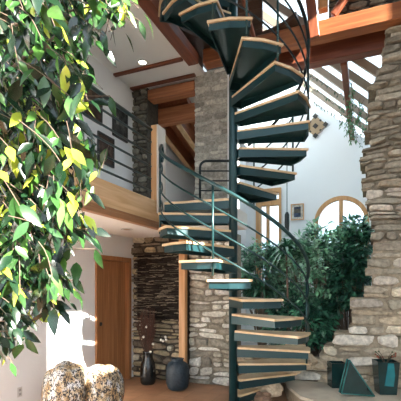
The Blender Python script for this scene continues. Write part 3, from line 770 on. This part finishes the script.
# ================= PLANTS =================
def leaf(mb, p, d, up, L, W, col, fold=.25, bend=.25):
    d = d.normalized(); s = d.cross(up)
    if s.length < .05: s = d.cross(Vector((1, 0, 0)))
    s.normalize(); n = s.cross(d).normalized()
    prof = ((0, 0), (.18, .6), (.42, 1.0), (.70, .66), (1.0, 0))
    mid = []; lft = []; rgt = []
    for t, w in prof:
        c = p+d*(t*L)-n*(bend*L*t*t)
        mid.append(c)
        if 0 < t < 1:
            lft.append(c+s*(w*W/2)+n*(fold*w*W/2)); rgt.append(c-s*(w*W/2)+n*(fold*w*W/2))
    vs = mid+lft+rgt
    fs = [(0, 1, 5), (1, 2, 6, 5), (2, 3, 7, 6), (3, 4, 7), (0, 8, 1), (1, 8, 9, 2), (2, 9, 10, 3), (3, 10, 4)]
    mb.add(vs, fs, col, True)
# --- large fig tree in the foreground
sil = [(-12, -12), (128, -12), (137, 8), (134, 20), (118, 28), (104, 44), (84, 34), (74, 52), (92, 68), (98, 84), (84, 96), (74, 108), (78, 122), (92, 134), (104, 146), (112, 156), (96, 168), (84, 178), (92, 190), (78, 205), (84, 218), (98, 232), (92, 240), (64, 244), (60, 262), (72, 278), (86, 296), (62, 302), (44, 312), (34, 325), (24, 340), (14, 360), (-12, 372)]
def inside(x, y, P):
    r = False; j = len(P)-1
    for i in range(len(P)):
        if (P[i][1] > y) != (P[j][1] > y) and x < (P[j][0]-P[i][0])*(y-P[i][1])/(P[j][1]-P[i][1])+P[i][0]: r = not r
        j = i
    return r
random.seed(21)
tree = empty('fig_tree', (onD(-60, 300, 1.75).x, onD(-60, 300, 1.75).y, 0)); tag(tree, 'large leafy weeping fig filling the left foreground, with dark, yellow-green and sunlit leaves', 'tree')
lf = MB(); tw = MB()
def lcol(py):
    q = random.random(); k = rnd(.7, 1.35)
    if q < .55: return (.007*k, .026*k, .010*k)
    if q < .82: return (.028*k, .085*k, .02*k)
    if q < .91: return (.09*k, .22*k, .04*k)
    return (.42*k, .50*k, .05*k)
def project(P):
    r = P.x*c0+P.y*s0; d = -P.x*s0+P.y*c0
    return CX+F*r/d, HY-F*(P.z-EYE)/d
count = 0; att = 0
while count < 640 and att < 9000:
    att += 1
    px = rnd(-12, 135); py = rnd(-12, 370)
    if not inside(px+4, py, sil): continue
    d = rnd(1.35, 2.2)
    if count > 430:
        if px > 78 or py > 150: continue
        d = rnd(1.9, 2.5)
    p = onD(px, py, d)
    ax = (eR*rnd(-.1, 1.0)+eD*rnd(-.5, .5)+Vector((0, 0, rnd(-1.0, -.05)))).normalized()
    n = random.randint(4, 7); q = p-ax*.10; pts = [q.copy()]
    base = lcol(py)
    for i in range(n):
        q = q+ax*.033; ax = (ax+Vector((rnd(-.15, .15), rnd(-.15, .15), -.10))).normalized(); pts.append(q.copy())
        side = eR*rnd(-1, 1)+eD*rnd(-1, 1)
        dd = ax*.5+side*.85*(1 if i % 2 else -1)+Vector((0, 0, -.38))
        L = rnd(.06, .11); cc = base if random.random() < .45 else lcol(py)
        tx, ty = project(q+dd.normalized()*L)
        if not inside(tx-2, ty, sil) and random.random() < .85: continue
        upv = Vector((rnd(-.3, 1.0), rnd(-1, .1), rnd(.1, 1)))
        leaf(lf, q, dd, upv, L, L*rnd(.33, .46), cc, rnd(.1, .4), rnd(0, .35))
    tw.tube(pts[:-1], .0016, 4, cap=False)
    count += 1
# a few spray tips that stand clear of the crown
for px, py, dx, dz in ((8, 330, .3, -.9), (2, 352, .1, -1), (30, 336, .7, -.5), (104, 40, .2, -1), (98, 258, .3, -.9), (60, 305, .9, -.3), (45, 318, .9, -.3), (30, 345, .5, -.7), (112, 105, .2, -.9), (102, 102, 1, -.2), (100, 232, .9, -.3), (78, 285, .5, -.9)):
    p = onD(px, py, 1.6); dd = eR*dx+Vector((0, 0, dz))
    leaf(lf, p-dd*.04, dd, Vector((0, -1, .4)), .085, .036, lcol(py), .2, .15)
    tw.tube([p-dd*.04-eR*.12, p-dd*.04], .002, 4, cap=False)
for a, b_ in (((-40, 330), (20, 200)), ((-40, 200), (60, 90)), ((-30, 120), (80, 20)), ((-40, 260), (60, 250)), ((-40, 330), (30, 320)), ((-40, 60), (100, 5)), ((-30, 170), (80, 150)), ((-40, 280), (80, 215))):
    P, Q = onD(a[0], a[1], 1.75), onD(b_[0], b_[1], 1.75+rnd(-.2, .3))
    m = P.lerp(Q, .5)+Vector((0, 0, .06)); tw.tube([P, P.lerp(m, .5)+Vector((0, 0, .02)), m, Q], [.012, .009, .007, .003], 6)
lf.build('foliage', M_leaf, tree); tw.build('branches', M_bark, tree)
T0 = onD(-60, 300, 1.75); mb = MB()
mb.tube([(T0.x, T0.y, 0), (T0.x+.03, T0.y, .8), (T0.x-.01, T0.y+.02, 1.6), (T0.x+.02, T0.y, 2.3), (T0.x+.05, T0.y, 3.1)], [.05, .042, .036, .028, .012], 12)
for a, z in ((330, .0), (200, .0), (120, 0), (60, 0), (260, 0)):
    P = onD(-40, a, 1.75); mb.tube([(T0.x, T0.y, P.z-.15), P], [.02, .011], 6)
mb.build('trunk', M_bark, tree)
mb = MB(); mb.lathe([(.16, .002), (.2, .30), (.21, .34), (.19, .34), (.18, .30)], (T0.x, T0.y, 0), 28)
tag(mb.build('plant_pot', plain('terracotta_pot', (.4, .17, .09), .8)), 'terracotta pot at the foot of the big fig tree, left of the picture', 'pot')

# --- shrubs behind the stair
def shrub(name, cx, cy, cz, rx, ry, rz, nl, L, W, cols, label, cat='shrub', zb=.36, seed=1):
    random.seed(seed)
    o = empty(name, (cx, cy, zb)); tag(o, label, cat)
    lf = MB(); sm = MB()
    ng = nl//9
    for g in range(ng):
        u = Vector((rnd(-1, 1), rnd(-1, 1), rnd(-1, 1)))
        if u.length > 1 or u.length < .35: u = u.normalized()*rnd(.6, 1)
        f = 1+.25*noise.noise(u*2.2+Vector((seed, 0, 0)))
        c = Vector((cx+u.x*rx*f, cy+u.y*ry*f, cz+u.z*rz*f))
        if c.z < zb: continue
        out = Vector((u.x, u.y-.3, u.z*.4+.1)).normalized()
        base = random.choice(cols)
        if g % 4 == 0: sm.tube([(cx+u.x*.05, cy+u.y*.05, zb), Vector((cx, cy, zb)).lerp(c, .5)+Vector((0, 0, .1)), c], [.010, .006, .003], 4, cap=False)
        for i in range(9):
            dd = (out+Vector((rnd(-1, 1), rnd(-1, 1), rnd(-.9, .6)))).normalized()
            k = rnd(.6, 1.3); cc = tuple(x*k for x in base)
            leaf(lf, c+Vector((rnd(-.06, .06), rnd(-.06, .06), rnd(-.06, .06))), dd, Vector((rnd(-.5, .5), rnd(-.8, .2), 1)), L*rnd(.7, 1.25), W*rnd(.8, 1.2), cc, .2, .3)
    lf.build('foliage', M_leaf2, o); sm.build('stems', M_bark, o)
    return o
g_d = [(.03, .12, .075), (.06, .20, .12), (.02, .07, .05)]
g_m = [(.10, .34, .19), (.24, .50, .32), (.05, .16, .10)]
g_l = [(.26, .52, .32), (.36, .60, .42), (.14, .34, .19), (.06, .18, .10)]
def C(px, py, Y): return onY(px, py, Y)
q = C(314, 272, 7.1); shrub('weeping_fig_shrub', q.x, q.y, q.z, .66, .45, .80, 3600, .12, .05, g_l, 'pale green bushy shrub in the middle of the planting below the arched window', seed=3)
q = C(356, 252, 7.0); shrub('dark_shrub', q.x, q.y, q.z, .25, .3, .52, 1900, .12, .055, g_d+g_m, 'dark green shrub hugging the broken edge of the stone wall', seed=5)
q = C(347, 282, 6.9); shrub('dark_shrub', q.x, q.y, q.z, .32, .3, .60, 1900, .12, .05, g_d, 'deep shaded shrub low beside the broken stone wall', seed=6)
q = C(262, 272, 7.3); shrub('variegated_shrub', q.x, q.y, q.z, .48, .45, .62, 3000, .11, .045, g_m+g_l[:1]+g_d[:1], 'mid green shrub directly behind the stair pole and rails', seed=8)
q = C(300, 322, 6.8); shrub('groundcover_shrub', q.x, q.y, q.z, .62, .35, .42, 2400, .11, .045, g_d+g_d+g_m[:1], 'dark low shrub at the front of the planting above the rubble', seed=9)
q = C(333, 262, 7.9); shrub('tall_shrub', q.x, q.y, q.z, .62, .4, .60, 2200, .12, .05, g_m+g_l, 'taller light shrub at the back, overlapping the arched window', seed=12)
# strap-leaved plant
def strap(px, py, Y, n, L, label, seed, zb=.36):
    random.seed(seed); q = C(px, py, Y); o = empty('dracaena_plant', (q.x, q.y, zb)); tag(o, label, 'plant')
    mb = MB(); mb.tube([(q.x, q.y, zb), (q.x+.03, q.y, lerp(zb, q.z, .5)), q], [.022, .018, .014], 8); mb.build('stem', M_bark, o)
    lf = MB()
    for i in range(n):
        a = rnd(0, 6.283); el = rnd(.0, 1.2); d = Vector((math.cos(a)*math.cos(el), math.sin(a)*math.cos(el), math.sin(el)))
        l = L*rnd(.7, 1.15); s = d.cross(Vector((0, 0, 1))).normalized(); k = rnd(.7, 1.5); cc = (.03*k, .12*k, .06*k)
        vs = []; N_ = 7
        p = q+Vector((0, 0, rnd(-.15, 0)))
        for j in range(N_+1):
            t = j/N_; c = p+d*(l*t)-Vector((0, 0, .75*l*t*t)); w = .022*math.sin(math.pi*min(1, .12+t*.88))**.6
            n_ = s.cross(d).normalized(); vs += [c+s*w+n_*.006, c, c-s*w+n_*.006]
        fs = []
        for j in range(N_):
            b = j*3; fs += [(b, b+1, b+4, b+3), (b+1, b+2, b+5, b+4)]
        lf.add(vs, fs, cc, True)
    lf.build('foliage', M_leaf2, o)
strap(286, 245, 6.75, 42, .55, 'strap-leaved plant with arching blades, nearest the hanging dark tube', 31)
strap(262, 285, 6.75, 36, .45, 'lower strap-leaved plant close behind the spiral stair rails', 32)
# trailing vine on the roof purlin
random.seed(44)
vn = empty('trailing_vine', onY(346, 110, 6.9)); tag(vn, 'green vine trailing along and hanging from the glass roof beside the stone wall', 'vine')
lf = MB(); sm = MB()
for i in range(20):
    X = -.33+rnd(-.12, .30); Y = rnd(6.6, 8.6); p = Vector((X, Y, zr(X)-.24)); pts = [p.copy()]
    for j in range(random.randint(4, 11)):
        p = p+Vector((rnd(-.04, .04), rnd(-.03, .03), -.06)); pts.append(p.copy())
        for m in range(3):
            k = rnd(.6, 1.5); leaf(lf, p, Vector((rnd(-1, 1), rnd(-1, 1), rnd(-1, .3))), Vector((0, -.5, 1)), .065, .03, (.07*k, .20*k, .07*k))
    sm.tube(pts, .004, 4, cap=False)
for i in range(3):   # runners along the lowest rafters
    y = Y0r+.16+(2+i)*.68; pts = []
    for j in range(26):
        X = -1.5+j*.055; p = Vector((X, y-.02+rnd(-.03, .03), zr(X)-.13+rnd(-.05, .04))); pts.append(p)
        for m in range(2):
            k = rnd(.6, 1.3); leaf(lf, p, Vector((rnd(-1, 1), rnd(-1, 1), rnd(-1, .3))), Vector((0, -.5, 1)), .07, .032, (.03*k, .10*k, .04*k))
    sm.tube(pts, .006, 4, cap=False)
lf.build('foliage', M_leaf2, vn); sm.build('stems', M_bark, vn)
# hanging dark tube
h = onD(287, 212, 7.2); ho = empty('hanging_chime', h); tag(ho, 'slender dark tube hanging on a cord in front of the planting', 'hanging ornament')
mb = MB(); mb.lathe([(.012, -.40), (.036, -.37), (.045, -.2), (.042, -.05), (.02, 0)], h, 14); mb.build('tube', M_railD, ho)
mb = MB(); zt_ = zr(h.x)-.10; mb.tube([h, (h.x, h.y, zt_)], .007, 5); mb.build('cord', M_railD, ho)

# ================= LIGHT, SKY, CAMERA =================
w = bpy.data.worlds.new('World'); bpy.context.scene.world = w; w.use_nodes = True
bg = w.node_tree.nodes['Background']; bg.inputs['Strength'].default_value = 1.25
N = w.node_tree.nodes.new; L_ = w.node_tree.links.new
tc = N('ShaderNodeTexCoord'); sx = N('ShaderNodeSeparateXYZ'); L_(tc.outputs['Generated'], sx.inputs[0])
rp = N('ShaderNodeValToRGB'); e = rp.color_ramp.elements; e[0].position = .0; e[0].color = (.05, .055, .045, 1); e[1].position = .05; e[1].color = (.74, .88, 1, 1)
L_(sx.outputs['Z'], rp.inputs['Fac']); L_(rp.outputs['Color'], bg.inputs['Color'])
sd = bpy.data.lights.new('sun', 'SUN'); sd.energy = 15.5; sd.angle = R(.6); sd.color = (1, .95, .86)
so = bpy.data.objects.new('sun', sd); COL.objects.link(so); so.location = (6, -2, 8); so.rotation_euler = Vector(SD).to_track_quat('-Z', 'Y').to_euler()
cam = bpy.data.cameras.new('camera'); co = bpy.data.objects.new('camera', cam); COL.objects.link(co)
cam.sensor_width = 36; cam.lens = F/401*36; co.location = (0, 0, EYE); co.rotation_euler = (math.pi/2, 0, TH)
cam.shift_y = (HY-200.5)/401; cam.clip_start = .05
sc = bpy.context.scene; sc.camera = co
sc.view_settings.view_transform = 'Standard'; sc.view_settings.look = 'None'; sc.view_settings.gamma = 1; sc.view_settings.exposure = 1.5
